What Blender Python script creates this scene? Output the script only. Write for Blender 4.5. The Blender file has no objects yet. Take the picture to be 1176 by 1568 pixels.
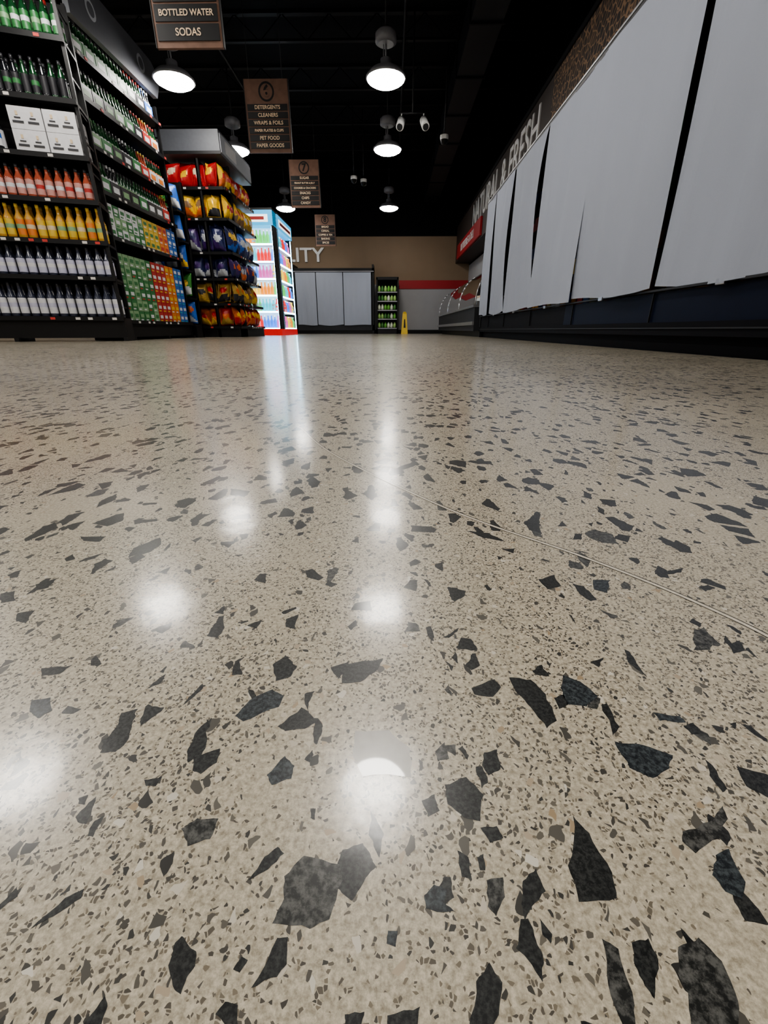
import bpy, math, random
from mathutils import Vector, Matrix
random.seed(7)
R = random.random
def U(a,b): return a+(b-a)*R()
scene=bpy.context.scene

# ------------------------------------------------------------------ materials
_m={}
def pm(name,col,rough=.5,metal=0,var=.12,scale=25,emit=0,bump=0,coat=0,spec=.5,trans=0):
    if name in _m: return _m[name]
    m=bpy.data.materials.new(name); m.use_nodes=True; nt=m.node_tree
    b=nt.nodes['Principled BSDF']
    tc=nt.nodes.new('ShaderNodeTexCoord'); nz=nt.nodes.new('ShaderNodeTexNoise')
    nz.inputs['Scale'].default_value=scale; nz.inputs['Detail'].default_value=3
    nt.links.new(tc.outputs['Object'],nz.inputs['Vector'])
    mx=nt.nodes.new('ShaderNodeMix'); mx.data_type='RGBA'
    c=list(col)[:3]
    mx.inputs[6].default_value=[max(0,x*(1-var)) for x in c]+[1]
    mx.inputs[7].default_value=[min(1,x*(1+var)) for x in c]+[1]
    nt.links.new(nz.outputs['Fac'],mx.inputs[0]); nt.links.new(mx.outputs[2],b.inputs['Base Color'])
    b.inputs['Roughness'].default_value=rough; b.inputs['Metallic'].default_value=metal
    b.inputs['Specular IOR Level'].default_value=spec
    b.inputs['Coat Weight'].default_value=coat
    if emit:
        nt.links.new(mx.outputs[2],b.inputs['Emission Color']); b.inputs['Emission Strength'].default_value=emit
    if bump:
        bp=nt.nodes.new('ShaderNodeBump'); bp.inputs['Strength'].default_value=bump; bp.inputs['Distance'].default_value=.01
        nt.links.new(nz.outputs['Fac'],bp.inputs['Height']); nt.links.new(bp.outputs['Normal'],b.inputs['Normal'])
    _m[name]=m; return m
def stone(name,c0,c1,scale,p0=.42,p1=.62):
    m=bpy.data.materials.new(name); m.use_nodes=True; nt=m.node_tree; b=nt.nodes['Principled BSDF']
    tc=nt.nodes.new('ShaderNodeTexCoord'); nz=nt.nodes.new('ShaderNodeTexNoise'); nz.inputs['Scale'].default_value=scale; nz.inputs['Detail'].default_value=4; nz.inputs['Roughness'].default_value=.7
    nt.links.new(tc.outputs['Object'],nz.inputs['Vector'])
    r=nt.nodes.new('ShaderNodeValToRGB'); r.color_ramp.elements[0].position=p0; r.color_ramp.elements[0].color=c0+(1,); r.color_ramp.elements[1].position=p1; r.color_ramp.elements[1].color=c1+(1,)
    nt.links.new(nz.outputs['Fac'],r.inputs[0]); nt.links.new(r.outputs[0],b.inputs['Base Color'])
    b.inputs['Roughness'].default_value=.34; b.inputs['Coat Weight'].default_value=.6; b.inputs['Coat Roughness'].default_value=.14
    return m

BLACK=pm('black_steel',(.008,.008,.009),.45,spec=.3)
DKGREY=pm('dark_grey_metal',(.02,.021,.024),.5,spec=.3)
GREY=pm('grey_metal',(.3,.3,.32),.4,metal=.3)
STEEL=pm('brushed_steel',(.5,.5,.52),.3,metal=.9)
WHITE=pm('white_plastic',(.75,.75,.75),.4)
NAVY=pm('navy_case_panel',(.004,.007,.020),.5,spec=.12)
CASEB=pm('case_bumper_black',(.004,.004,.006),.6,spec=.1)
TAG=pm('price_tag_paper',(.6,.57,.54),.6)
TAGR=pm('price_tag_red',(.5,.05,.04),.6)

# ------------------------------------------------------------------ mesh builder
class MB:
    def __init__(s): s.v=[];s.f=[];s.mi=[];s.mats=[];s.sm=[]
    def idx(s,m):
        if m not in s.mats: s.mats.append(m)
        return s.mats.index(m)
    def face(s,pts,m,smooth=False):
        n=len(s.v); s.v+= [tuple(p) for p in pts]; s.f.append(tuple(range(n,n+len(pts)))); s.mi.append(s.idx(m)); s.sm.append(smooth)
    def box(s,x0,x1,y0,y1,z0,z1,m,mf=None):
        n=len(s.v)
        s.v+=[(x0,y0,z0),(x1,y0,z0),(x1,y1,z0),(x0,y1,z0),(x0,y0,z1),(x1,y0,z1),(x1,y1,z1),(x0,y1,z1)]
        fs=[(0,3,2,1),(4,5,6,7),(0,1,5,4),(1,2,6,5),(2,3,7,6),(3,0,4,7)]
        for k,f in enumerate(fs):
            s.f.append(tuple(n+i for i in f)); s.sm.append(False)
            s.mi.append(s.idx(mf if (mf and k==2) else m))
    def lathe(s,cx,cy,z0,prof,mats,n=10,smooth=True):
        base=len(s.v)
        for r,z in prof:
            for i in range(n):
                a=2*math.pi*i/n; s.v.append((cx+r*math.cos(a),cy+r*math.sin(a),z0+z))
        for j in range(len(prof)-1):
            m=mats[j] if isinstance(mats,(list,tuple)) else mats
            k=s.idx(m)
            for i in range(n):
                a=base+j*n+i; b=base+j*n+(i+1)%n
                s.f.append((a,b,b+n,a+n)); s.mi.append(k); s.sm.append(smooth)
        m=mats[-1] if isinstance(mats,(list,tuple)) else mats
        s.f.append(tuple(base+(len(prof)-1)*n+i for i in range(n))); s.mi.append(s.idx(m)); s.sm.append(False)
        m=mats[0] if isinstance(mats,(list,tuple)) else mats
        s.f.append(tuple(base+i for i in reversed(range(n)))); s.mi.append(s.idx(m)); s.sm.append(False)
    def tube(s,p0,p1,r,m,n=8):
        p0=Vector(p0);p1=Vector(p1);d=(p1-p0).normalized()
        a=d.orthogonal().normalized(); b=d.cross(a); base=len(s.v)
        for p in (p0,p1):
            for i in range(n):
                t=2*math.pi*i/n; s.v.append(tuple(p+a*math.cos(t)*r+b*math.sin(t)*r))
        k=s.idx(m)
        for i in range(n):
            j=(i+1)%n; s.f.append((base+i,base+j,base+n+j,base+n+i)); s.mi.append(k); s.sm.append(True)
        s.f.append(tuple(base+i for i in reversed(range(n)))); s.mi.append(k); s.sm.append(False)
        s.f.append(tuple(base+n+i for i in range(n))); s.mi.append(k); s.sm.append(False)
    def bag(s,cx,cy,z0,w,h,t,mm,ma,mb_,nu=10,nv=14):
        base=len(s.v); tw=U(-.05,.05); ln=U(-.01,.04); ph=U(0,6); yaw=U(-.25,.25)
        for j in range(nv+1):
            for i in range(nu+1):
                u=i/nu; v=j/nv
                th=t*(max(0,math.sin(math.pi*v))**.5)*(max(0,math.sin(math.pi*u))**.55)
                th+= .008*math.sin(11*u+7*v+ph)*math.sin(math.pi*v)
                wob=w*(1-.12*math.sin(math.pi*v))
                dx=(u-.5)*wob
                s.v.append((cx+dx+tw*(v-.5), cy-th+ln*v+dx*yaw, z0+h*v+tw*(u-.5)))
        ox=U(-.06,.06); oz=U(.5,.66)
        for j in range(nv):
            for i in range(nu):
                a=base+j*(nu+1)+i
                u=(i+.5)/nu; v=(j+.5)/nv
                m=mm
                if v<.30+.16*math.sin(u*3.4+ox*20) and v>.05: m=mb_
                if ((u-.5-ox)/.33)**2+((v-oz)/.15)**2<1: m=ma
                s.f.append((a,a+1,a+nu+2,a+nu+1)); s.mi.append(s.idx(m)); s.sm.append(True)
        s.f.append((base,base+nv*(nu+1),base+nv*(nu+1)+nu,base+nu)); s.mi.append(s.idx(mm)); s.sm.append(False)
    def obj(s,name,loc=(0,0,0),rz=0,parent=None):
        me=bpy.data.meshes.new(name); me.from_pydata(s.v,[],s.f)
        for m in s.mats: me.materials.append(m)
        me.polygons.foreach_set('material_index',s.mi); me.polygons.foreach_set('use_smooth',s.sm)
        me.update()
        o=bpy.data.objects.new(name,me); scene.collection.objects.link(o)
        o.location=loc; o.rotation_euler=(0,0,rz)
        if parent: o.parent=parent
        return o
def text_mesh(name,body,size,loc,rot,mat,parent=None,ext=.004,align='CENTER',bold=0.0,sx=1):
    cu=bpy.data.curves.new(name,'FONT'); cu.body=body; cu.size=size; cu.extrude=ext; cu.align_x=align; cu.align_y='CENTER'; cu.offset=bold
    to=bpy.data.objects.new(name+'_c',cu); scene.collection.objects.link(to)
    dg=bpy.context.evaluated_depsgraph_get(); me=bpy.data.meshes.new_from_object(to.evaluated_get(dg))
    bpy.data.objects.remove(to); me.materials.clear(); me.materials.append(mat)
    o=bpy.data.objects.new(name,me); scene.collection.objects.link(o); o.location=loc; o.rotation_euler=rot; o.scale=(sx,1,1)
    if parent: o.parent=parent
    return o

# ------------------------------------------------------------------ floor material
def floor_material():
    m=bpy.data.materials.new('polished_terrazzo_concrete'); m.use_nodes=True; nt=m.node_tree; L=nt.links.new
    b=nt.nodes['Principled BSDF']
    def nd(t): return nt.nodes.new(t)
    def math_(op,a,b_=None,c=None):
        n=nd('ShaderNodeMath'); n.operation=op
        for i,x in enumerate((a,b_,c)):
            if x is None: continue
            if isinstance(x,(int,float)): n.inputs[i].default_value=x
            else: L(x,n.inputs[i])
        return n.outputs[0]
    def noise(vec,scale,detail=2,rough=.5):
        n=nd('ShaderNodeTexNoise'); n.inputs['Scale'].default_value=scale; n.inputs['Detail'].default_value=detail; n.inputs['Roughness'].default_value=rough
        L(vec,n.inputs['Vector']); return n
    def mix(f,a,b_):
        n=nd('ShaderNodeMix'); n.data_type='RGBA'
        if isinstance(f,(int,float)): n.inputs[0].default_value=f
        else: L(f,n.inputs[0])
        for i,x in ((6,a),(7,b_)):
            if isinstance(x,tuple): n.inputs[i].default_value=x+(1,)
            else: L(x,n.inputs[i])
        return n.outputs[2]
    def rng(x,a,b_):
        fr=nd('ShaderNodeMapRange'); fr.inputs[1].default_value=a; fr.inputs[2].default_value=b_; L(x,fr.inputs[0]); return fr.outputs[0]
    tc=nd('ShaderNodeTexCoord'); co=tc.outputs['Object']
    nz=noise(co,160,2); vs=nd('ShaderNodeVectorMath'); vs.operation='SUBTRACT'; L(nz.outputs['Color'],vs.inputs[0]); vs.inputs[1].default_value=(.5,.5,.5)
    vm=nd('ShaderNodeVectorMath'); vm.operation='SCALE'; L(vs.outputs[0],vm.inputs[0]); vm.inputs['Scale'].default_value=.0035
    va=nd('ShaderNodeVectorMath'); L(co,va.inputs[0]); L(vm.outputs[0],va.inputs[1]); wco=va.outputs[0]
    def layer(scale,sel,tb,tv,shift,rot=0,sy=1.,selmod=None):
        mp=nd('ShaderNodeMapping'); L(wco,mp.inputs['Vector']); mp.inputs['Location'].default_value=(shift,shift*.7,0)
        mp.inputs['Rotation'].default_value=(0,0,rot); mp.inputs['Scale'].default_value=(1,sy,1)
        v1=nd('ShaderNodeTexVoronoi'); v1.voronoi_dimensions='2D'; v1.inputs['Scale'].default_value=scale; L(mp.outputs[0],v1.inputs['Vector'])
        v2=nd('ShaderNodeTexVoronoi'); v2.voronoi_dimensions='2D'; v2.feature='DISTANCE_TO_EDGE'; v2.inputs['Scale'].default_value=scale; L(mp.outputs[0],v2.inputs['Vector'])
        sp=nd('ShaderNodeSeparateColor'); L(v1.outputs['Color'],sp.inputs[0])
        s=sel if selmod is None else math_('MULTIPLY',selmod,sel)
        pick=math_('LESS_THAN',sp.outputs[0],s)
        thr=math_('MULTIPLY_ADD',sp.outputs[1],tv,tb)
        e=math_('GREATER_THAN',v2.outputs['Distance'],thr)
        return math_('MULTIPLY',pick,e), sp.outputs[2]
    big=noise(co,1.3,3); fine=noise(co,620,3,.75); midn=noise(co,14,2)
    base=mix(rng(fine.outputs['Fac'],.3,.68),(.21,.182,.13),(.60,.54,.425))
    base=mix(math_('MULTIPLY',midn.outputs['Fac'],.3),base,(.46,.41,.315))
    br=math_('MULTIPLY_ADD',big.outputs['Fac'],.55,.72)
    selm=math_('MULTIPLY_ADD',noise(co,7,1).outputs['Fac'],2.4,-.2)
    patch=rng(noise(co,5,2).outputs['Fac'],.36,.44)
    a,c=layer(1150,.22,.05,.15,1.3,0,1,patch); base=mix(a,base,mix(c,(.055,.05,.042),(.20,.17,.125)))
    a,c=layer(700,.17,.10,.2,2.7,.5,.8,patch); base=mix(a,base,mix(c,(.035,.035,.032),(.14,.125,.10)))
    a,c=layer(420,.05,.08,.2,8.9,.2,.8); base=mix(a,base,mix(c,(.32,.24,.15),(.60,.57,.49)))
    cm=noise(co,900,3,.7)
    dark=mix(rng(cm.outputs['Fac'],.4,.62),(.008,.009,.009),(.042,.044,.042))
    greyc=mix(rng(noise(co,520,3,.7).outputs['Fac'],.4,.62),(.022,.023,.022),(.095,.095,.087))
    a,c=layer(330,.045,.06,.22,3.9,1.1,.7,selm); base=mix(a,base,mix(c,(.03,.03,.028),(.13,.12,.10)))
    a,c=layer(210,.05,.06,.24,4.4,.9,.6,selm); base=mix(a,base,mix(math_('GREATER_THAN',c,.8),dark,greyc))
    a,c=layer(130,.055,.05,.22,6.6,2.2,.55,selm); base=mix(a,base,mix(math_('GREATER_THAN',c,.85),dark,greyc))
    sx=nd('ShaderNodeSeparateXYZ'); L(co,sx.inputs[0])
    yy=math_('MULTIPLY',sx.outputs[1],sx.outputs[1]); xx=math_('MULTIPLY',sx.outputs[0],sx.outputs[0])
    rr=math_('SQRT',math_('ADD',yy,xx)); far=math_('GREATER_THAN',rr,.25)
    a,c=layer(75,.12,.05,.2,7.7,.4,.65); a=math_('MULTIPLY',a,far); base=mix(a,base,mix(math_('GREATER_THAN',c,.85),dark,greyc))
    a,c=layer(98,.13,.05,.2,9.7,1.9,.55); a=math_('MULTIPLY',a,far); base=mix(a,base,dark)
    hs=nd('ShaderNodeHueSaturation'); L(base,hs.inputs['Color']); L(br,hs.inputs['Value'])
    L(hs.outputs[0],b.inputs['Base Color'])
    rn=noise(co,3.5,3); L(math_('MULTIPLY_ADD',rn.outputs['Fac'],.16,.26),b.inputs['Roughness'])
    b.inputs['Coat Weight'].default_value=.72; b.inputs['Coat IOR'].default_value=1.5
    L(math_('MULTIPLY_ADD',rn.outputs['Fac'],.12,.085),b.inputs['Coat Roughness'])
    hn=noise(co,60,3)
    bp=nd('ShaderNodeBump'); bp.inputs['Strength'].default_value=.15; bp.inputs['Distance'].default_value=.001
    L(hn.outputs['Fac'],bp.inputs['Height']); L(bp.outputs[0],b.inputs['Normal'])
    bp2=nd('ShaderNodeBump'); bp2.inputs['Strength'].default_value=.12; bp2.inputs['Distance'].default_value=.001
    L(hn.outputs['Fac'],bp2.inputs['Height']); L(bp2.outputs[0],b.inputs['Coat Normal'])
    return m
FLOORM=floor_material()
XL,XR,YB,YF,ZC=-9.0,2.5,16.0,-5.0,4.4
mb=MB(); mb.face([(XL,YF,0),(XR,YF,0),(XR,YB,0),(XL,YB,0)],FLOORM); floor=mb.obj('floor')

# large aggregate chips ground flush into the floor plane (outlines rectified onto z=0)
CH=[[(525,1020),(590,1008),(582,1025),(555,1045),(527,1047)],[(420,1020),(440,1005),(458,1022),(448,1038),(425,1045)],[(362,1100),(385,1075),(420,1058),(438,1068),(430,1085),(375,1108)],[(428,1115),(465,1085),(492,1105),(470,1118),(440,1122)],[(548,1120),(600,1118),(632,1145),(635,1190),(560,1190),(545,1160)],[(782,1035),(815,1038),(838,1060),(855,1100),(840,1112),(815,1080),(795,1060)],[(863,1030),(890,1040),(917,1062),(900,1078),(870,1075),(860,1050)],[(725,1052),(760,1038),(770,1050),(758,1065),(730,1062)],[(942,1130),(985,1135),(1030,1150),(1025,1170),(1000,1185),(965,1170)],[(685,1200),(718,1188),(745,1215),(740,1255),(715,1250),(690,1230)],[(880,1243),(905,1270),(940,1330),(947,1368),(890,1375),(873,1320)],[(298,1165),(340,1150),(335,1172),(310,1190),(297,1185)],[(412,1190),(440,1160),(455,1175),(450,1195),(420,1205)],[(280,1275),(305,1258),(338,1258),(325,1290),(290,1302)],[(440,1345),(470,1313),(525,1325),(530,1350),(510,1410),(480,1425),(422,1418),(440,1380)],[(45,1435),(100,1385),(130,1370),(125,1385),(80,1415)],[(390,1518),(430,1440),(447,1438),(445,1480),(430,1500)],[(350,1575),(335,1560),(350,1540),(370,1545),(370,1575)],[(725,1575),(735,1500),(755,1470),(775,1500),(770,1550),(755,1575)],[(925,1430),(950,1445),(975,1530),(980,1575),(960,1575),(935,1500)],[(970,1435),(995,1428),(1010,1460),(1005,1520),(990,1500),(975,1470)],[(1040,1440),(1070,1425),(1105,1460),(1130,1520),(1130,1568),(1060,1560),(1055,1510),(1040,1480)],[(1045,1265),(1085,1250),(1105,1225),(1113,1245),(1100,1275),(1065,1298),(1045,1280)],[(1095,1300),(1115,1290),(1140,1340),(1135,1365),(1110,1355),(1090,1330)],[(1125,1165),(1180,1180),(1180,1215),(1140,1195)],[(750,1345),(775,1340),(778,1370),(765,1400),(752,1385)],[(805,1345),(825,1325),(840,1360),(818,1385),(808,1410),(803,1380)],[(705,1300),(722,1310),(728,1345),(712,1340)],[(655,1370),(670,1353),(690,1360),(685,1380),(705,1395),(675,1395),(658,1390)],[(740,1265),(765,1262),(775,1280),(755,1288)],[(830,1400),(850,1425),(848,1440),(835,1425)],[(670,1150),(685,1135),(692,1160),(675,1165)],[(745,1150),(765,1145),(770,1175),(752,1185),(742,1170)],[(650,1225),(670,1215),(678,1240),(660,1250)],[(1078,1155),(1090,1165),(1112,1200),(1105,1205),(1085,1180)],[(1060,960),(1075,955),(1092,975),(1085,990),(1060,990)],[(908,885),(935,885),(930,905),(910,900)],[(825,885),(850,878),(860,895),(840,900)],[(945,815),(965,818),(960,828),(940,822)],[(715,812),(750,815),(775,828),(740,822)],[(600,723),(635,705),(640,710),(612,724)],[(470,737),(480,730),(493,738),(488,746),(478,748)],[(470,875),(480,872),(498,885),(490,890),(472,885)],[(505,890),(520,895),(510,900),(500,897)],[(118,825),(160,825),(150,833),(125,832)],[(50,900),(85,890),(70,905),(50,910)],[(22,945),(50,940),(35,960),(20,958)],[(-5,915),(18,910),(20,925),(-5,930)],[(655,960),(662,958),(668,975),(662,985)],[(680,975),(705,960),(703,966),(690,976)],[(328,942),(345,930),(344,943)],[(380,960),(405,950),(395,965)],[(225,1060),(235,1050),(255,1036),(252,1044),(245,1052)],[(280,1085),(290,1072),(312,1050),(313,1057),(300,1070)],[(60,1030),(110,1024),(90,1038),(60,1042)],[(45,1080),(75,1075),(78,1095),(55,1108),(42,1098)],[(922,1075),(930,1072),(950,1108),(940,1122)],[(1000,1085),(1040,1090),(1050,1100),(1010,1098)],[(390,890),(400,880),(410,880),(408,895)],[(620,900),(630,888),(642,888),(640,905)],[(545,925),(570,920),(572,935),(540,935)],[(440,950),(460,942),(455,965),(440,962)],[(385,1352),(410,1315),(430,1300),(440,1310),(415,1335)],[(-5,1400),(10,1385),(25,1368),(25,1385),(-5,1408)],[(222,1200),(250,1195),(240,1210),(225,1210)],[(120,1230),(135,1225),(130,1240),(120,1240)],[(600,1425),(615,1425),(612,1450),(598,1445)],[(600,1555),(650,1540),(645,1575),(600,1575)],[(535,1555),(565,1550),(560,1575),(535,1575)],
[(705,1145),(712,1140),(722,1155),(720,1162)],[(470,1165),(482,1150),(484,1158),(478,1170)],[(535,960),(548,950),(550,958),(540,966)],[(240,880),(262,870),(255,882)],[(195,858),(215,850),(222,856),(200,868)],[(95,860),(108,852),(112,860),(98,864)],[(735,1310),(745,1305),(748,1330),(740,1330)],[(905,1010),(925,1003),(918,1018)],[(1110,980),(1128,975),(1138,990),(1120,995)],[(155,1140),(172,1132),(170,1142),(158,1150)],[(880,815),(892,815),(890,824),(876,824)],[(900,800),(908,797),(906,804)],[(770,840),(790,838),(788,846)],[(1020,870),(1045,866),(1040,873),(1018,876)],[(265,775),(300,765),(295,773),(270,780)],[(20,1165),(30,1158),(28,1172)],[(850,1065),(865,1060),(872,1075),(858,1082)],[(480,1240),(488,1240),(487,1258),(480,1255)],[(540,830),(552,822),(552,832)],[(362,1490),(375,1470),(385,1475),(372,1495)],[(1115,1100),(1125,1098),(1123,1110)],[(1045,1105),(1060,1100),(1075,1115),(1058,1118)]]
S,C=.3919,.92
CD=stone('basalt_chip',(.007,.008,.008),(.040,.042,.040),900)
CB=stone('bluestone_chip',(.010,.013,.016),(.060,.072,.076),700)
CG=stone('granite_chip',(.014,.015,.014),(.105,.105,.097),420)
CW=pm('quartz_chip',(.34,.325,.29),.25,var=.15,scale=300,coat=.6)
mb=MB()
for k,p in enumerate(CH):
    q=[]
    for (u,v) in p:
        bb=(784-v)/655; t=.12/(S-C*bb); q.append(((u-600)/655*t,(C+S*bb)*t))
    m=CD
    if k in (2,8,12,23,36,55,66,6,28,57): m=CB
    if k in (14,21,22,13,19,25,31,35): m=CG
    if k==4: m=CW
    pts=[]; n=len(q)
    for i in range(n):
        a=Vector(q[i]);b_=Vector(q[(i+1)%n]); l=(b_-a).length
        pts.append((a.x,a.y,.00006))
        for t in (.22,.5,.78):
            c=a.lerp(b_,t); nn=Vector((b_.y-a.y,a.x-b_.x)).normalized() if l>0 else Vector((0,0))
            c=c+nn*U(-.04,.06)*l; pts.append((c.x,c.y,.00006))
    ar=sum(pts[i][0]*pts[(i+1)%len(pts)][1]-pts[(i+1)%len(pts)][0]*pts[i][1] for i in range(len(pts)))
    if ar<0: pts.reverse()
    mb.face(pts,m)
mb.obj('floor_aggregate_chips',parent=floor)
SC=stone('joint_filler',(.50,.46,.37),(.60,.55,.45),300)
SCD=stone('joint_edge',(.02,.018,.014),(.10,.085,.06),500)
P=[(-.118,.56),(-.062,.438),(.0386,.292),(.1125,.2157),(.149,.17),(.165,.1365),(.17,.09)]
def cat(p,t):
    i=min(int(t),len(p)-2); f=t-i
    g=lambda k:Vector(p[max(0,min(len(p)-1,k))])
    a,b_,c,d=g(i-1),g(i),g(i+1),g(i+2)
    return .5*((2*b_)+(c-a)*f+(2*a-5*b_+4*c-d)*f*f+(3*b_-a-3*c+d)*f**3)
mb=MB(); N=200; pts=[cat(P,(len(P)-1)*i/N) for i in range(N+1)]
Z2=.00015
def nrm(i):
    a=pts[max(0,i-1)]; b_=pts[min(N,i+1)]; d=(b_-a).normalized(); return Vector((-d.y,d.x))
for i in range(N):
    a,b_=pts[i],pts[i+1]; na,nb=nrm(i),nrm(i+1)
    for (w0,w1,mm) in ((-.0014,-.0009,SCD),(-.0009,.0010,SC),(.0010,.0018,SCD)):
        mb.face([(*(a+na*w0),Z2),(*(b_+nb*w0),Z2),(*(b_+nb*w1),Z2),(*(a+na*w1),Z2)],mm)
mb.obj('saw_cut_joint',parent=floor)

# ------------------------------------------------------------------ shell
TAN=pm('tan_wall_paint',(.24,.17,.11),.7,scale=3,var=.08)
BLKP=pm('black_ceiling_paint',(.002,.0024,.004),.7,scale=3,spec=.15)
JST=pm('joist_black_paint',(.0035,.004,.006),.5,spec=.2)
LGR=pm('light_grey_wall',(.34,.34,.35),.6,scale=4,var=.06)
RED=pm('red_trim_paint',(.34,.012,.018),.5)
def shell(name,boxes):
    mb=MB()
    for b_ in boxes: mb.box(*b_)
    return mb.obj(name)
shell('wall_back',[(XL,XR,YB,YB+.12,0,1.5,LGR),(XL,XR,YB,YB+.12,1.5,2.86,TAN),(XL,XR,YB,YB+.12,2.86,ZC,BLKP)])
shell('wall_right',[(XR,XR+.12,YF,YB,0,2.05,LGR),(XR,XR+.12,YF,YB,2.05,ZC,BLKP)])
shell('wall_left',[(XL-.12,XL,YF,YB,0,2.9,TAN),(XL-.12,XL,YF,YB,2.9,ZC,BLKP)])
shell('wall_front',[(XL,XR,YF-.12,YF,0,2.9,TAN),(XL,XR,YF-.12,YF,2.9,ZC,BLKP)])
shell('trim_1',[(.22,XR,YB-.02,YB,1.37,1.62,RED)])
shell('baseboard_back',[(XL,XR,YB-.02,YB,0,.12,BLACK)])
mb=MB(); mb.box(XL,XR,YF,YB,ZC,ZC+.1,BLKP); mb.obj('ceiling')
mb=MB()
for i in range(15):
    y=-4+i*1.4
    mb.box(XL,XR,y-.04,y+.04,ZC-.03,ZC-.001,JST); mb.box(XL,XR,y-.03,y+.03,ZC-.33,ZC-.30,JST)
    x=XL
    while x<XR-.7:
        mb.tube((x,y,ZC-.32),(x+.35,y,ZC-.02),.008,BLKP,5); mb.tube((x+.35,y,ZC-.02),(x+.7,y,ZC-.32),.008,BLKP,5); x+=.7
mb.obj('ceiling_joists')
mb=MB(); mb.box(.95,1.35,-4.5,15.5,3.62,3.98,pm('duct_black',(.006,.007,.010),.45,spec=.3))
for i in range(16):
    y=-4+i*1.25; mb.box(.93,1.37,y,y+.03,3.6,4.0,JST); mb.tube((.95,y,4.0),(.95,y,4.4),.006,JST,5); mb.tube((1.35,y,4.0),(1.35,y,4.4),.006,JST,5)
mb.obj('air_duct')
mb=MB()
for x in (-.1,-2.88): mb.tube((x+.25,-4.5,4.02),(x+.25,15.8,4.02),.02,JST,8)
mb.obj('conduit_pipes')

def mosaic():
    m=bpy.data.materials.new('brown_mosaic_panel'); m.use_nodes=True; nt=m.node_tree; b=nt.nodes['Principled BSDF']
    tc=nt.nodes.new('ShaderNodeTexCoord'); v=nt.nodes.new('ShaderNodeTexVoronoi'); v.feature='DISTANCE_TO_EDGE'; v.inputs['Scale'].default_value=15
    nt.links.new(tc.outputs['Object'],v.inputs['Vector'])
    r=nt.nodes.new('ShaderNodeValToRGB'); r.color_ramp.elements[0].position=.05; r.color_ramp.elements[0].color=(.24,.145,.08,1); r.color_ramp.elements[1].position=.1; r.color_ramp.elements[1].color=(.015,.009,.007,1)
    nt.links.new(v.outputs['Distance'],r.inputs[0]); nt.links.new(r.outputs[0],b.inputs['Base Color']); b.inputs['Roughness'].default_value=.6
    return m
MOS=mosaic()
SOF=pm('soffit_charcoal',(.034,.024,.020),.6)
mb=MB(); mb.box(2.05,XR,YF,4.9,2.1,3.1,pm('brown_panel',(.11,.06,.035),.6,scale=30,var=.3)); mb.box(2.05,XR,4.9,7.2,2.1,3.1,MOS); mb.box(2.05,XR,7.2,YB,2.1,3.1,SOF)
mb.box(2.03,XR,YF,YB,3.1,3.16,BLACK); sof=mb.obj('trim_2')
LET=pm('sign_letter_metal',(.62,.62,.62),.45)
rotR=(math.radians(90),0,math.radians(-90))
text_mesh('wall_lettering','NATURAL & FRESH',.68,(2.045,10.3,2.74),rotR,LET,ext=.012,sx=.93,bold=.004)
mb=MB(); mb.box(2.0,2.048,11.6,15.4,2.13,2.5,RED); rs=mb.obj('red_department_sign')
text_mesh('lettering','ROTISSERIE & DELI',.26,(1.995,13.5,2.31),rotR,WHITE,parent=rs,ext=.004)

# ------------------------------------------------------------------ refrigerated case with night curtains (right)
def fabric():
    m=bpy.data.materials.new('night_curtain_fabric'); m.use_nodes=True; nt=m.node_tree; b=nt.nodes['Principled BSDF']
    tc=nt.nodes.new('ShaderNodeTexCoord'); mp=nt.nodes.new('ShaderNodeMapping'); mp.inputs['Scale'].default_value=(1,1,.22)
    nt.links.new(tc.outputs['Object'],mp.inputs['Vector'])
    n1=nt.nodes.new('ShaderNodeTexNoise'); n1.inputs['Scale'].default_value=3.5; n1.inputs['Detail'].default_value=3; n1.inputs['Distortion'].default_value=.5; nt.links.new(mp.outputs[0],n1.inputs['Vector'])
    n2=nt.nodes.new('ShaderNodeTexNoise'); n2.inputs['Scale'].default_value=700; nt.links.new(tc.outputs['Object'],n2.inputs['Vector'])
    mx=nt.nodes.new('ShaderNodeMix'); mx.data_type='RGBA'; mx.inputs[6].default_value=(.27,.295,.355,1); mx.inputs[7].default_value=(.345,.37,.43,1)
    nt.links.new(n2.outputs['Fac'],mx.inputs[0]); nt.links.new(mx.outputs[2],b.inputs['Base Color']); b.inputs['Roughness'].default_value=.8; b.inputs['Specular IOR Level'].default_value=.25
    bp=nt.nodes.new('ShaderNodeBump'); bp.inputs['Strength'].default_value=.5; bp.inputs['Distance'].default_value=.035; nt.links.new(n1.outputs['Fac'],bp.inputs['Height']); nt.links.new(bp.outputs[0],b.inputs['Normal'])
    return m
FAB=fabric()
mb=MB(); X0=1.55
Y0,Y1=.3,8.3
mb.box(X0+.06,2.46,Y0,Y1,0.0,.09,CASEB)
mb.box(X0,2.46,Y0,Y1,.09,.16,CASEB)
mb.box(X0+.015,2.46,Y0,4.3,.16,.32,NAVY); mb.box(X0+.015,2.46,4.3,Y1,.16,.32,CASEB)
mb.box(X0-.012,X0+.03,Y0,Y1,.325,.336,DKGREY)
mb.box(X0-.006,X0+.01,Y0,Y1,.125,.132,DKGREY)
mb.box(2.4,2.46,Y0,Y1,.32,2.0,BLACK)
mb.box(X0+.03,2.46,Y0,Y1,1.96,2.06,BLACK)
mb.box(X0-.015,X0+.05,Y0,Y1,1.955,1.985,DKGREY); mb.box(X0-.02,X0+.0,Y0,Y1,1.985,2.0,GREY)
for z in (.62,.95,1.27,1.6): mb.box(1.85,2.4,Y0,Y1,z,z+.025,BLACK)
for y in (Y0,Y1-.05): mb.box(X0,2.46,y,y+.05,0,2.06,BLACK)
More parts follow.
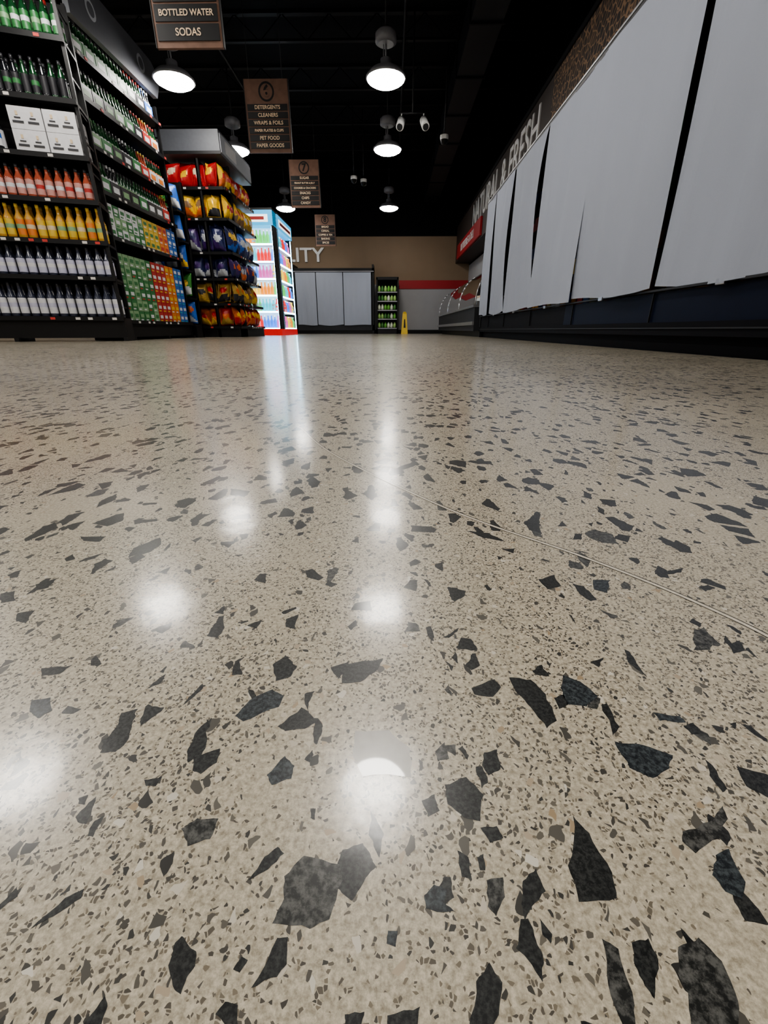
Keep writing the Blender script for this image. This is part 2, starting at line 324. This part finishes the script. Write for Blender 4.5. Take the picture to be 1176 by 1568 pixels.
for y in (1.64,2.87,4.1,5.33,6.57,7.6): mb.box(X0+.002,X0+.012,y-.003,y+.003,0.1,.32,BLACK)
for y in (1.0,2.25,3.5,4.75,5.95,7.1):
    mb.box(X0-.024,X0-.012,y,y+.06,.318,.34,STEEL); mb.tube((X0-.02,y,.318),(X0-.02,y+.06,.318),.004,STEEL,6)
case=mb.obj('refrigerated_display_case')
mb=MB()
PC=[pm('pkg_%d'%i,c,.5) for i,c in enumerate([(.5,.05,.05),(.1,.3,.08),(.6,.45,.1),(.5,.5,.5),(.05,.1,.35),(.55,.25,.05)])]
y=Y0+.15
while y<Y1-.2:
    for z in (.33,.645,.975,1.295,1.625):
        h=U(.12,.22); mb.box(1.95,2.3,y,y+.13,z,z+h,random.choice(PC))
    y+=.16
mb.obj('packaged_groceries')
bd=[.42,1.64,2.87,4.10,5.33,6.57,7.6,8.25]
mb=MB()
def curtain(mb,ya,yb,edgeA,edgeB,x,z0,z1,seed,axis='x'):
    nu,nv=44,26; base=len(mb.v)
    for j in range(nv+1):
        v=j/nv; z=z0+(z1-z0)*v
        a=ya+edgeA(v); b_=yb+edgeB(v)
        for i in range(nu+1):
            u=i/nu; s=a+(b_-a)*u
            d=.016*math.sin(u*6+seed+1.5*v)+.006*math.sin(u*15+seed*2+4*v)+.02*math.sin(3*v+seed)*math.sin(math.pi*u)+.003*math.sin(u*31+seed)
            d*= (1-.75*v**2)
            zz=z+(.014*math.sin(u*5+seed)-.012*math.sin(math.pi*u))*(1-v)**2
            mb.v.append((x-.02+d,s,zz) if axis=='x' else (s,x-.02+d,zz))
    k=mb.idx(FAB)
    for j in range(nv):
        for i in range(nu):
            a=base+j*(nu+1)+i; mb.f.append((a,a+nu+1,a+nu+2,a+1)); mb.mi.append(k); mb.sm.append(True)
for i in range(len(bd)-1):
    eA=lambda v:.008; eB=lambda v:-.004
    if i==2: eA=lambda v:.016+.024*v; eB=lambda v:.012
    if i==3: eA=lambda v:-.004
    if i==4: eA=lambda v:.03+.30*math.sin(math.pi*v)**.8*(.35+.65*v)
    if i==5: eA=lambda v:.03+.17*math.sin(math.pi*v)
    if i==6: eA=lambda v:.02
    curtain(mb,bd[i],bd[i+1],eA,eB,X0,.35,1.96,i*1.7)
mb.obj('night_curtains')

# ------------------------------------------------------------------ deli service counter
mb=MB(); GL=bpy.data.materials.new('counter_glass'); GL.use_nodes=True
nt=GL.node_tree; nt.nodes.remove(nt.nodes['Principled BSDF']); o_=nt.nodes['Material Output']
gl=nt.nodes.new('ShaderNodeBsdfGlossy'); gl.inputs['Roughness'].default_value=.04; tr=nt.nodes.new('ShaderNodeBsdfTransparent'); tr.inputs[0].default_value=(.85,.9,.9,1); mx=nt.nodes.new('ShaderNodeMixShader'); lw=nt.nodes.new('ShaderNodeLayerWeight'); lw.inputs[0].default_value=.25
nt.links.new(lw.outputs['Fresnel'],mx.inputs[0]); nt.links.new(tr.outputs[0],mx.inputs[1]); nt.links.new(gl.outputs[0],mx.inputs[2]); nt.links.new(mx.outputs[0],o_.inputs[0])
a0,a1=8.6,15.0
mb.box(1.62,2.4,a0,a1,0,.1,BLACK); mb.box(1.5,2.4,a0,a1,.1,.5,DKGREY); mb.box(1.47,1.5,a0,a1,.2,.26,STEEL); mb.box(1.47,1.53,a0,a1,.5,.54,STEEL)
mb.box(1.53,2.4,a0,a1,.5,.6,STEEL); mb.box(1.95,2.4,a0,a1,1.18,1.22,STEEL); mb.box(2.3,2.4,a0,a1,.6,1.18,DKGREY)
prof=[(1.5+.45*(1-math.cos(t)),.54+.66*math.sin(t)) for t in [math.pi/2*i/8 for i in range(9)]]
for i in range(8):
    (xa,za),(xb,zb)=prof[i],prof[i+1]
    mb.face([(xa,a0,za),(xa,a1,za),(xb,a1,zb),(xb,a0,zb)],GL,True)
for y in (a0,a0+2.1,a0+4.2,a1-.03):
    for i in range(8):
        (xa,za),(xb,zb)=prof[i],prof[i+1]; mb.tube((xa,y,za),(xb,y,zb),.012,STEEL,6)
mb.obj('deli_service_counter')
mb=MB()
FC=[pm('food_%d'%i,c,.5,var=.3,scale=60) for i,c in enumerate([(.55,.28,.08),(.6,.08,.04),(.5,.42,.2),(.15,.3,.06),(.6,.5,.4),(.35,.08,.05)])]
y=a0+.15
while y<a1-.2:
    for x in (1.68,1.88,2.08):
        m=random.choice(FC); mb.box(x-.09,x+.09,y-.12,y+.12,.6,.66,WHITE)
        for k in range(5):
            r=U(.035,.055); mb.lathe(x+U(-.04,.04),y+U(-.07,.07),.65,[(r*.7,0),(r,r*.6),(r*.8,r*1.3),(r*.3,r*1.6)],m,7)
    y+=.27
mb.obj('deli_food_trays')

# ------------------------------------------------------------------ back wall curtained case + lettering
mb=MB(); bx0,bx1,by=-3.15,-.58,15.3
mb.box(bx0,bx1,by+.05,15.95,0,.1,BLACK); mb.box(bx0,bx1,by,15.95,.1,.26,DKGREY); mb.box(bx0,bx1,15.9,15.95,.26,1.9,BLACK)
mb.box(bx0,bx1,by,15.95,1.78,1.9,BLACK); mb.box(bx0,bx1,by-.02,by+.02,1.8,1.82,GREY)
for x in (bx0,bx1-.06): mb.box(x,x+.06,by,15.95,0,2.0,BLACK)
mb.obj('wall_refrigerated_case')
mb=MB(); bb_=[-3.08,-2.42,-1.56,-.66]
for i in range(3):
    curtain(mb,bb_[i],bb_[i+1],lambda v:.012,lambda v:-.012,by,.27,1.78,i*2.1+.4,'y')
mb.obj('wall_case_curtains')
text_mesh('wall_lettering','QUALITY',.56,(-3.55,YB-.03,2.33),(math.radians(90),0,0),WHITE,ext=.02,bold=.008,sx=1.15)

GR=[pm('greens_%d'%i,c,.6,var=.3) for i,c in enumerate([(.12,.35,.05),(.3,.5,.15),(.6,.65,.5),(.06,.18,.04)])]
mb=MB(); rx0,rx1=-.5,.2
mb.box(rx0,rx1,15.75,15.8,0,1.62,BLACK); mb.box(rx0,rx0+.04,15.15,15.8,0,1.62,BLACK); mb.box(rx1-.04,rx1,15.15,15.8,0,1.62,BLACK)
mb.box(rx0,rx1,15.15,15.8,1.56,1.64,BLACK); mb.box(rx0,rx1,15.15,15.8,0,.15,BLACK)
zs=[.15,.42,.68,.94,1.2]
for z in zs: mb.box(rx0,rx1,15.2,15.75,z,z+.02,BLACK); mb.box(rx0,rx1,15.18,15.2,z,z+.03,GREY)
mb.obj('produce_rack')
mb=MB()
for z in zs:
    for i in range(6):
        x=rx0+.09+i*.1
        for yy_ in (15.27,15.4):
            r=.048; mb.lathe(x,yy_,z+.02,[(r*.6,0),(r,.04),(r*.9,.12),(r*.4,.18)],random.choice(GR),8)
mb.obj('packaged_salads')
YEL=pm('yellow_plastic',(.6,.4,.02),.4)
mb=MB()
for s in (-1,1):
    y=14.5
    mb.face([(.29,y+s*.16,0),(.49,y+s*.16,0),(.45,y+s*.02,.6),(.33,y+s*.02,.6)],YEL); mb.face([(.29,y+s*.145,0),(.33,y+s*.005,.6),(.45,y+s*.005,.6),(.49,y+s*.145,0)],YEL)
    mb.face([(.36,y+s*.128-.002,.18),(.42,y+s*.128-.002,.18),(.405,y+s*.07-.004,.42),(.375,y+s*.07-.004,.42)],BLACK)
mb.box(.35,.43,14.47,14.53,.59,.63,YEL)
mb.obj('wet_floor_sign')

# ------------------------------------------------------------------ pendant lamps
LAMP=pm('lamp_diffuser',(1,.96,.90),.5,emit=50,var=.0)
HOUS=pm('lamp_housing',(.20,.20,.22),.4)
def lamp(x,y):
    z=3.12; mb=MB()
    mb.lathe(0,0,0,[(.0,-.062),(.1,-.057),(.18,-.04),(.235,-.012),(.246,.006)],LAMP,24)
    mb.lathe(0,0,0,[(.247,.005),(.262,.008),(.258,.03),(.2,.085),(.11,.12),(.07,.15),(.07,.2),(.03,.22)],HOUS,28)
    mb.tube((0,0,.2),(0,0,.36),.012,HOUS); mb.tube((-.03,0,.2),(-.03,0,.36),.006,HOUS)
    mb.lathe(0,0,.34,[(.1,0),(.135,.02),(.135,.1),(.1,.13),(.02,.14)],HOUS,20)
    mb.tube((0,0,.46),(0,0,ZC-z),.012,DKGREY)
    mb.obj('pendant_lamp',(x,y,z))
for x in (-.1,-2.88,-5.7):  # leftmost row and lamps behind the camera are unseen, added as fill light
    for y in (-3.3,-.6,2.2,4.5,7.34,9.72,13.76):
        lamp(x,y)

mb=MB(); mb.tube((.3,8.5,3.2),(.3,8.5,4.4),.012,DKGREY); mb.tube((.1,8.5,3.2),(.5,8.5,3.2),.012,DKGREY)
for s in (-1,1):
    cx=.3+s*.17; mb.tube((cx,8.5,3.2),(cx,8.5,3.12),.01,WHITE)
    mb.tube((cx,8.52,3.12),(cx+s*.03,8.40,3.0),.06,WHITE,14); mb.tube((cx,8.54,3.14),(cx,8.5,3.1),.045,DKGREY,12); mb.tube((cx+s*.03,8.402,3.0),(cx+s*.031,8.395,2.995),.045,DKGREY,12)
mb.obj('track_spotlight')
def cam_dome(x,y,z):
    mb=MB(); mb.lathe(0,0,0,[(.02,-.09),(.05,-.07),(.065,-.02),(.07,0),(.07,.04),(.03,.05)],[BLACK,BLACK,WHITE,WHITE,WHITE,WHITE],14); mb.tube((0,0,.04),(0,0,ZC-z),.01,DKGREY); mb.obj('ceiling_camera',(x,y,z))
cam_dome(.85,9.0,3.05); cam_dome(-.85,11.4,3.15); cam_dome(-.65,11.6,3.15)

# ------------------------------------------------------------------ hanging aisle signs
WOOD=pm('stained_wood',(.18,.10,.07),.6,scale=12,var=.35); PAN=pm('sign_black',(.008,.008,.009),.5); CREAM=pm('sign_cream',(.78,.6,.42),.6)
def sign(y,num,lines,x=-1.75):
    w,z0,z1=.29,2.38,3.16
    mb=MB(); mb.box(-w,w,-.015,.015,z0,z1,WOOD)
    mb.box(-w-.008,-w,-.02,.02,z0,z1,PAN); mb.box(w,w+.008,-.02,.02,z0,z1,PAN)
    n=len(lines); hh=(z1-.26-z0-.03)/n
    for i in range(n):
        zt=z1-.26-i*hh; mb.box(-w+.02,w-.02,-.022,-.015,zt-hh+.014,zt,PAN); mb.box(-w+.02,w-.02,.015,.022,zt-hh+.014,zt,PAN)
    for i in range(24):
        a=2*math.pi*i/24; b_=2*math.pi*(i+1)/24; zc=z1-.13
        mb.face([(.105*math.cos(a),-.017,zc+.105*math.sin(a)),(.105*math.cos(b_),-.017,zc+.105*math.sin(b_)),(.082*math.cos(b_),-.017,zc+.082*math.sin(b_)),(.082*math.cos(a),-.017,zc+.082*math.sin(a))],PAN)
    for sx_ in (-.22,.22): mb.tube((sx_,0,z1),(sx_,0,ZC),.004,DKGREY,5)
    so=mb.obj('hanging_aisle_sign',(x,y,0))
    text_mesh('number',num,.17,(0,-.018,z1-.13),(math.radians(90),0,0),PAN,parent=so,ext=.002,bold=.005)
    for i,t in enumerate(lines):
        zt=z1-.26-i*hh
        text_mesh('label_%d'%(i+1),t,min(.07,hh*.7,.76/len(t)),(0,-.024,zt-hh/2+.006),(math.radians(90),0,0),CREAM,parent=so,ext=.001,bold=.001)
sign(5.0,'5',['WATER','JUICES','BOTTLED WATER','SODAS'],x=-1.77)
sign(7.4,'6',['DETERGENTS','CLEANERS','WRAPS & FOILS','PAPER PLATES & CUPS','PET FOOD','PAPER GOODS'],x=-1.69)
sign(10.3,'7',['SUGAR','PEANUT BUTTER & JELLY','COOKIES & CRACKERS','SNACKS','CHIPS','CANDY'],x=-1.74)
sign(14.6,'8',['BREAD','CEREAL','COFFEE & TEA','BAKING','SPICES'],x=-1.95)

# ------------------------------------------------------------------ shelving
def tagstrip(mb,x0,x1,y,z):
    x=x0+.05
    while x<x1-.06:
        if R()<.4: mb.box(x,x+.045,y-.004,y,z+.006,z+.03,TAGR if R()<.25 else TAG)
        x+=.12
def shelf_unit(name,loc,rz,w,d,zs,H,back=True,front=True,lip=BLACK):
    mb=MB()
    for x in (0,w-.03) : 
        if front: mb.box(x,x+.03,.02,.06,0,H,BLACK)
        mb.box(x,x+.03,d-.05,d,0,H,BLACK)
        if front:
            for z in [.1+.25*k for k in range(int(H/.25))]: mb.box(x+.01,x+.02,.06,d-.05,z,z+.02,BLACK)
    if back: mb.box(0,w,d-.02,d,.1,H,BLACK)
    for z in zs:
        mb.box(0,w,0,d-.02,z-.025,z,BLACK); mb.box(0,w,-.012,0,z-.03,z+.012,lip); tagstrip(mb,0,w,-.012,z-.028)
    if front:
        for x in (0,w/2,w-.04): mb.box(x,x+.04,-.02,d,0,.04,BLACK); mb.box(x,x+.04,.05,.09,.04,zs[0],BLACK)
        mb.box(0,w,.03,d-.02,.035,zs[0]-.025,BLACK)
    else: mb.box(0,w,.02,d,0,zs[0]-.025,BLACK)
    return mb.obj(name,loc,rz)
def bottle(mb,x,y,z,h,r,g,lab,cap,acc=None,n=10):
    acc=acc or lab
    pr=[(r*.85,0),(r,.015*h/.3),(r,.12*h),(r,.3*h),(r,.42*h),(r,.56*h),(r*.98,.6*h),(r*.45,.76*h),(r*.36,.9*h),(r*.42,.91*h),(r*.42,h)]
    mb.lathe(x,y,z,pr,[g,g,lab,acc,lab,g,g,g,cap,cap,cap],n)
def G(n,c,r=.15): return pm(n,c,r,coat=.3)
gl_dk=G('glass_dark',(.010,.011,.014)); gl_gr=G('glass_green',(.010,.05,.018)); gl_am=G('glass_amber',(.35,.15,.03)); gl_yl=G('drink_yellow',(.48,.26,.05)); gl_rd=G('drink_red',(.30,.07,.04)); gl_lav=G('drink_slate',(.035,.04,.065)); gl_bl=G('drink_blue',(.03,.09,.35))
LW=pm('label_white',(.58,.58,.60),.5); LLav=pm('label_lavender',(.46,.46,.57),.5); LCr=pm('label_cream',(.58,.46,.30),.5); LRd=pm('label_red',(.40,.03,.025),.5); LGn=pm('label_green',(.035,.16,.05),.5); LGl=pm('label_sage',(.20,.33,.18),.5); LOr=pm('label_orange',(.60,.18,.03),.5); LYe=pm('label_yellow',(.58,.40,.05),.5); LBl=pm('label_blue',(.03,.12,.40),.5); LPk=pm('label_pink',(.50,.25,.22),.5); LDk=pm('label_dark',(.02,.02,.024),.4); LBr=pm('label_brown',(.2,.11,.05),.5); LTe=pm('label_teal',(.04,.32,.34),.5)
def row(mb,x0,x1,z,fn,step,deep=2,dy=.09,y0=.055):
    x=x0+step/2
    while x<x1-step*.4:
        for k in range(deep): fn(mb,x+U(-.003,.003),y0+k*dy,z)
        x+=step
t=math.radians(18); W=2.2
zs=[.245,.645,.98,1.34,1.71,2.15,2.6]
loc=(-3.06-W*math.cos(t),5.3-W*math.sin(t),0)
shelf_unit('beverage_shelf',loc,t,W,.4,zs,3.0)
mb=MB()
row(mb,.04,W,zs[0],lambda m,x,y,z:bottle(m,x,y,z,.34,.04,gl_lav,LW,LDk,LLav),.09)
row(mb,.04,W,zs[1],lambda m,x,y,z:bottle(m,x,y,z,.29,.04,gl_lav,LLav,LDk,LW),.09)
row(mb,.04,W,zs[2],lambda m,x,y,z:bottle(m,x,y,z,.31,.041,gl_yl,LYe if R()<.5 else LOr,LYe,LGl if R()<.3 else LCr),.09)
row(mb,.04,W,zs[3],lambda m,x,y,z:bottle(m,x,y,z,.28,.038,gl_rd,LPk,LDk,LW if R()<.6 else LRd),.085)
row(mb,.04,1.55,zs[4],lambda m,x,y,z:bottle(m,x,y,z,.34,.038,gl_dk,LW,LDk,LBl if R()<.5 else LW),.085)
row(mb,.04,W,zs[5],lambda m,x,y,z:bottle(m,x,y,z,.3,.034,gl_dk if R()<.7 else gl_gr,LDk,LDk,LGn if R()<.4 else LDk),.075)
row(mb,.04,W,zs[6],lambda m,x,y,z:bottle(m,x,y,z,.3,.036,gl_gr,LGn,LRd if R()<.3 else LDk,LW if R()<.5 else LGl),.08)
mb.obj('glass_drink_bottles',loc,t)
mb=MB()
for (x0,x1,z0,z1) in ((1.60,1.875,1.71,1.885),(1.885,2.16,1.71,1.885),(1.60,1.875,1.888,2.06),(1.885,2.16,1.888,2.06)):
    mb.box(x0,x1,.0,.34,z0,z1,LW)
    for k in range(2):
        xa=x0+.015+k*.125
        mb.box(xa+.01,xa+.1,-.004,.0,z0+.045,z0+.062,LDk); mb.box(xa+.03,xa+.08,-.004,.0,z0+.08,z0+.09,LDk); mb.box(xa+.045,xa+.065,-.004,.0,z0+.105,z0+.135,LCr)
    mb.box(x1,x1+.003,.05,.29,z0+.05,z0+.07,LDk); mb.box(x1,x1+.003,.1,.24,z0+.1,z0+.112,LDk)
mb.obj('drink_cartons',loc,t)

def pack(mb,x0,x1,y0,y1,z0,z1,main,acc,acc2=None):
    mb.box(x0+.003,x1-.003,y0,y1,z0,z1-.002,main)
    w=x1-x0;h=z1-z0
    mb.box(x0+w*.2,x1-w*.2,y0-.002,y0,z0+h*.4,z0+h*.72,acc)
    mb.box(x0+w*.15,x1-w*.4,y0-.0015,y0,z0+h*.12,z0+h*.24,acc2 or acc)
    if x0<=.2: mb.box(x0+.001,x0+.003,y0+.03,y1-.03,z0+h*.3,z0+h*.75,acc)
def carrier(mb,x0,y0,z,glass,card,lab,cap,h=.24):
    mb.box(x0+.004,x0+.196,y0,y0+.13,z,z+h*.5,card); mb.box(x0+.04,x0+.16,y0-.002,y0,z+h*.16,z+h*.36,lab); mb.box(x0+.01,x0+.19,y0+.062,y0+.068,z+h*.5,z+h*1.05,card)
    for i in range(3):
        for j in range(2):
            bottle(mb,x0+.035+i*.065,y0+.034+j*.064,z+.003,h,.028,glass,lab,cap,n=8)
gloc=(-3.26,5.78,0); gr=math.radians(90); GW=1.8
gz=[.22,1.12,1.56,1.97,2.38,2.76]
shelf_unit('grocery_gondola_shelf',gloc,gr,GW,.5,gz,2.95)
mb=MB()
x=.03
while x<GW-.12:
    f=x/GW
    for k in range(6):
        c=random.choice([(LGn,LW,LRd),(LGn,LGl,LW),(LGl,LGn,LW)]) if f<.38 else ((LRd,LW,LYe) if f<.6 else ((LOr,LYe,LW) if f<.75 else (LBl,LW,LTe)))
        pack(mb,x,x+.125,.02,.3,gz[0]+k*.125,gz[0]+(k+1)*.125,*c)
    for k in range(3):
        c=random.choice([(LGn,LW,LW),(LGl,LW,LGn),(LW,LGn,LGn)]) if f<.45 else ((LYe,LGn,LW) if f<.62 else ((LOr,LRd,LW) if f<.8 else (LBl,LW,LW)))
        pack(mb,x,x+.125,.02,.3,gz[1]+k*.115,gz[1]+(k+1)*.115,*c)
    x+=.13
mb.obj('sparkling_water_cartons',gloc,gr)
mb=MB()
for zi in (2,3,4,5):
    x=.03
    while x<GW-.2:
        f=x/GW
        g=random.choice([(gl_gr,LGn,LW,LDk),(gl_gr,LDk,LGl,LDk),(gl_gr,LGl,LW,LGn),(gl_dk,LDk,LW,LW)]) if f<.5 else random.choice([(gl_gr,LW,LOr,LRd),(gl_am,LOr,LW,LRd),(gl_dk,LBl,LW,LW),(gl_rd,LRd,LW,LYe),(gl_gr,LDk,LW,LRd)])
        carrier(mb,x,.02,gz[zi],*g,h=.27 if zi!=2 else .3); carrier(mb,x,.17,gz[zi],*g,h=.27)
        x+=.205
mb.obj('bottle_six_packs',gloc,gr)
mb=MB(); HG=pm('header_grey',(.09,.095,.11),.45); HL=pm('header_light',(.36,.38,.42),.5)
pts=[(.1,3.06)]+[(1.85,3.06)]+[(1.75+.2*math.cos(a),3.26+.18*math.sin(a)) for a in [math.radians(k) for k in range(-20,91,15)]]+[(.1,3.5)]
for yy_,rev in ((0,False),(.06,True)):
    q=[(p[0],yy_,p[1]) for p in pts]
    if rev: q.reverse()
    mb.face(q,HG)
for i in range(len(pts)):
    a=pts[i];b_=pts[(i+1)%len(pts)]; mb.face([(a[0],0,a[1]),(a[0],.06,a[1]),(b_[0],.06,b_[1]),(b_[0],0,b_[1])],HL)
for cx in (.5,1.5):
    mb.face([(cx+.09*math.cos(a),-.003,3.28+.09*math.sin(a)) for a in [2*math.pi*i/20 for i in range(20)]],HL)
    mb.face([(cx+.06*math.cos(a),-.005,3.28+.06*math.sin(a)) for a in [2*math.pi*i/20 for i in range(20)]],HG)
for x in (.2,1.6): mb.box(x,x+.04,.06,.1,2.955,3.4,BLACK)
mb.obj('shelf_header_sign',gloc,gr)

BM=[pm('foil_'+n,c,.3,metal=.1,var=.3,scale=60,bump=.3) for n,c in (('red',(.40,.015,.015)),('yellow',(.72,.43,.02)),('purple',(.05,.02,.12)),('navy',(.02,.025,.09)),('gold',(.4,.25,.05)),('orange',(.58,.12,.02)),('blue',(.03,.12,.45)),('silver',(.45,.47,.5)),('green',(.06,.25,.05)))]
FR,FY,FP,FN,FG,FO,FB,FS,FGr=BM
cz=[.17,.54,.93,1.32,1.80,2.22]
cl=(-3.65,8.3,0); CW_=.93
shelf_unit('snack_gondola_shelf',cl,0,CW_,.42,cz,2.6,front=False)
cs=(-2.7,8.3,0); CS=1.55
shelf_unit('snack_gondola_shelf',cs,gr,CS,.42,cz,2.6,front=False)
def bags(name,loc,rz,w,sets,step=.185,x0=.01):
    mb=MB()
    for zi,ss in enumerate(sets):
        x=x0+step/2
        while x<w-step*.4:
            s=ss[int((x/w)*len(ss))%len(ss)] if R()<.75 else random.choice(ss)
            for k in range(2): mb.bag(x+U(-.015,.015),.10+k*.12+U(-.015,.02),cz[zi]+.02+.02*k,step*U(1.0,1.15),U(.29,.34) if zi!=3 else U(.36,.42),.085,*s)
            x+=step
    return mb.obj(name,loc,rz)
bags('snack_bags',cl,0,CW_,[[(FR,FO,FG),(FO,FR,FY)],[(FG,LDk,FY),(FG,FR,LDk)],[(FN,FP,FS),(FP,FN,FG)],[(FP,FN,FS),(FN,FS,FP)],[(FY,LBr,FO),(FY,FY,LDk)],[(FR,LCr,FR),(FR,FY,FR)]],x0=.0,step=.2)
bags('snack_bags',cs,gr,CS,[[(FO,FY,FR),(FR,FY,FO)],[(FG,FO,LDk),(LBr,FY,FG),(FG,FR,FY)],[(FP,FO,FN),(FN,FS,FO),(FS,FB,FS)],[(FN,FY,FB),(FB,FS,FN),(FS,FG,FN)],[(FY,FR,FY),(FY,FO,LBr),(FY,LW,FG)],[(FO,FR,FY),(FR,LW,FO),(FY,FR,FO)]],x0=.08,step=.2)
mb=MB(); mb.box(-3.67,-2.69,8.27,9.87,2.64,2.95,HG); mb.box(-3.67,-2.68,8.26,8.27,2.64,2.68,BLACK); mb.box(-2.69,-2.675,8.3,9.84,2.67,2.91,HL); mb.box(-2.675,-2.67,8.5,9.0,2.71,2.87,LW)
mb.obj('shelf_header_sign')
mb=MB(); dz=[.2,.6,1.0,1.4,1.8]
shelf_unit('dry_goods_shelf',(-3.8,7.68,0),0,.55,.3,dz,2.2,front=False)
for z in dz:
    for i in range(3): mb.bag(.09+i*.18,.10+.03*(i%2),z+.02,.19,.33,.07,*random.choice([(FB,LW,FY),(FB,FO,FS),(FS,FB,FB),(FB,FB,LW),(FGr,FY,LW)]))
mb.obj('snack_bags',(-3.8,7.68,0),0)

# ------------------------------------------------------------------ illuminated drinks cooler
LED=pm('cooler_led',(.5,.8,1.0),.5,emit=9,var=0); INT=pm('cooler_interior',(.45,.68,.85),.4,emit=1.1)  # interior panel emits, standing in for the LED light falling on it
HB=pm('cooler_header_blue',(.03,.28,.5),.4,emit=1.3); HW=pm('cooler_header_logo',(.8,.8,.8),.4,emit=1.2)
def cooler(name,pname,loc,rz,w,H=2.5,d=.34,seed=0):
    mb=MB()
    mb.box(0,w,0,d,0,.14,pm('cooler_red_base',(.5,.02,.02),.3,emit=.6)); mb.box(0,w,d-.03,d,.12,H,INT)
    for x in (0,w-.04): mb.box(x,x+.04,0,d,.14,H,BLACK); mb.box(x+(.04 if x==0 else -.01),x+(.05 if x==0 else 0),.01,.03,.15,H-.3,LED)
    mb.box(0,w,-.02,d,H-.28,H,HB); mb.box(.1,w-.1,-.026,-.02,H-.22,H-.08,HW); mb.box(.18,w-.18,-.03,-.026,H-.18,H-.12,LRd); mb.box(0,w,-.02,d,H,H+.04,BLACK)
    zz=[.16,.52,.86,1.2,1.54,1.88]
    for z in zz: mb.box(.04,w-.04,.02,d-.03,z-.02,z,WHITE); mb.box(.05,w-.05,.008,.02,z-.03,z+.004,LED)
    mb.obj(name,loc,rz)
    mb=MB()
    pe=[(pm('drink_lit_%d'%i,c,.3,emit=.9)) for i,c in enumerate([(.7,.03,.03),(.8,.25,.02),(.05,.2,.8),(.1,.5,.1),(.6,.1,.35),(.05,.5,.6),(.85,.55,.05)])]  # bottle colours emit to imitate being lit by the LED strips
    for zi,z in enumerate(zz):
        x=.095
        while x<w-.07:
            c=pe[(zi*3+int(x/.3)*2+seed)%7]
            bottle(mb,x,.09,z,.27,.038,c,LW if R()<.15 else c,HW if R()<.3 else c,c,8); x+=.08
    mb.obj(pname,loc,rz)
cooler('drinks_cooler','cooler_drink_bottles',(-3.35,11.0,0),0,.74)
cooler('drinks_cooler','cooler_drink_bottles',(-2.61,11.36,0),gr,1.45,seed=2)

# ------------------------------------------------------------------ world, camera
w=bpy.data.worlds.new('World'); scene.world=w; w.use_nodes=True
w.node_tree.nodes['Background'].inputs[0].default_value=(.5,.55,.65,1); w.node_tree.nodes['Background'].inputs[1].default_value=.03
try:
    scene.view_settings.look='AgX - Medium High Contrast'; scene.view_settings.exposure=.28
except Exception as e: print(e)
cam=bpy.data.cameras.new('Camera'); co=bpy.data.objects.new('Camera',cam); scene.collection.objects.link(co)
cam.sensor_fit='VERTICAL'; cam.sensor_height=36; cam.lens=36*655/1568; cam.clip_start=.005
co.location=(0,0,.12); co.rotation_euler=(math.radians(90-23.07),0,math.radians(.97))
scene.camera=co
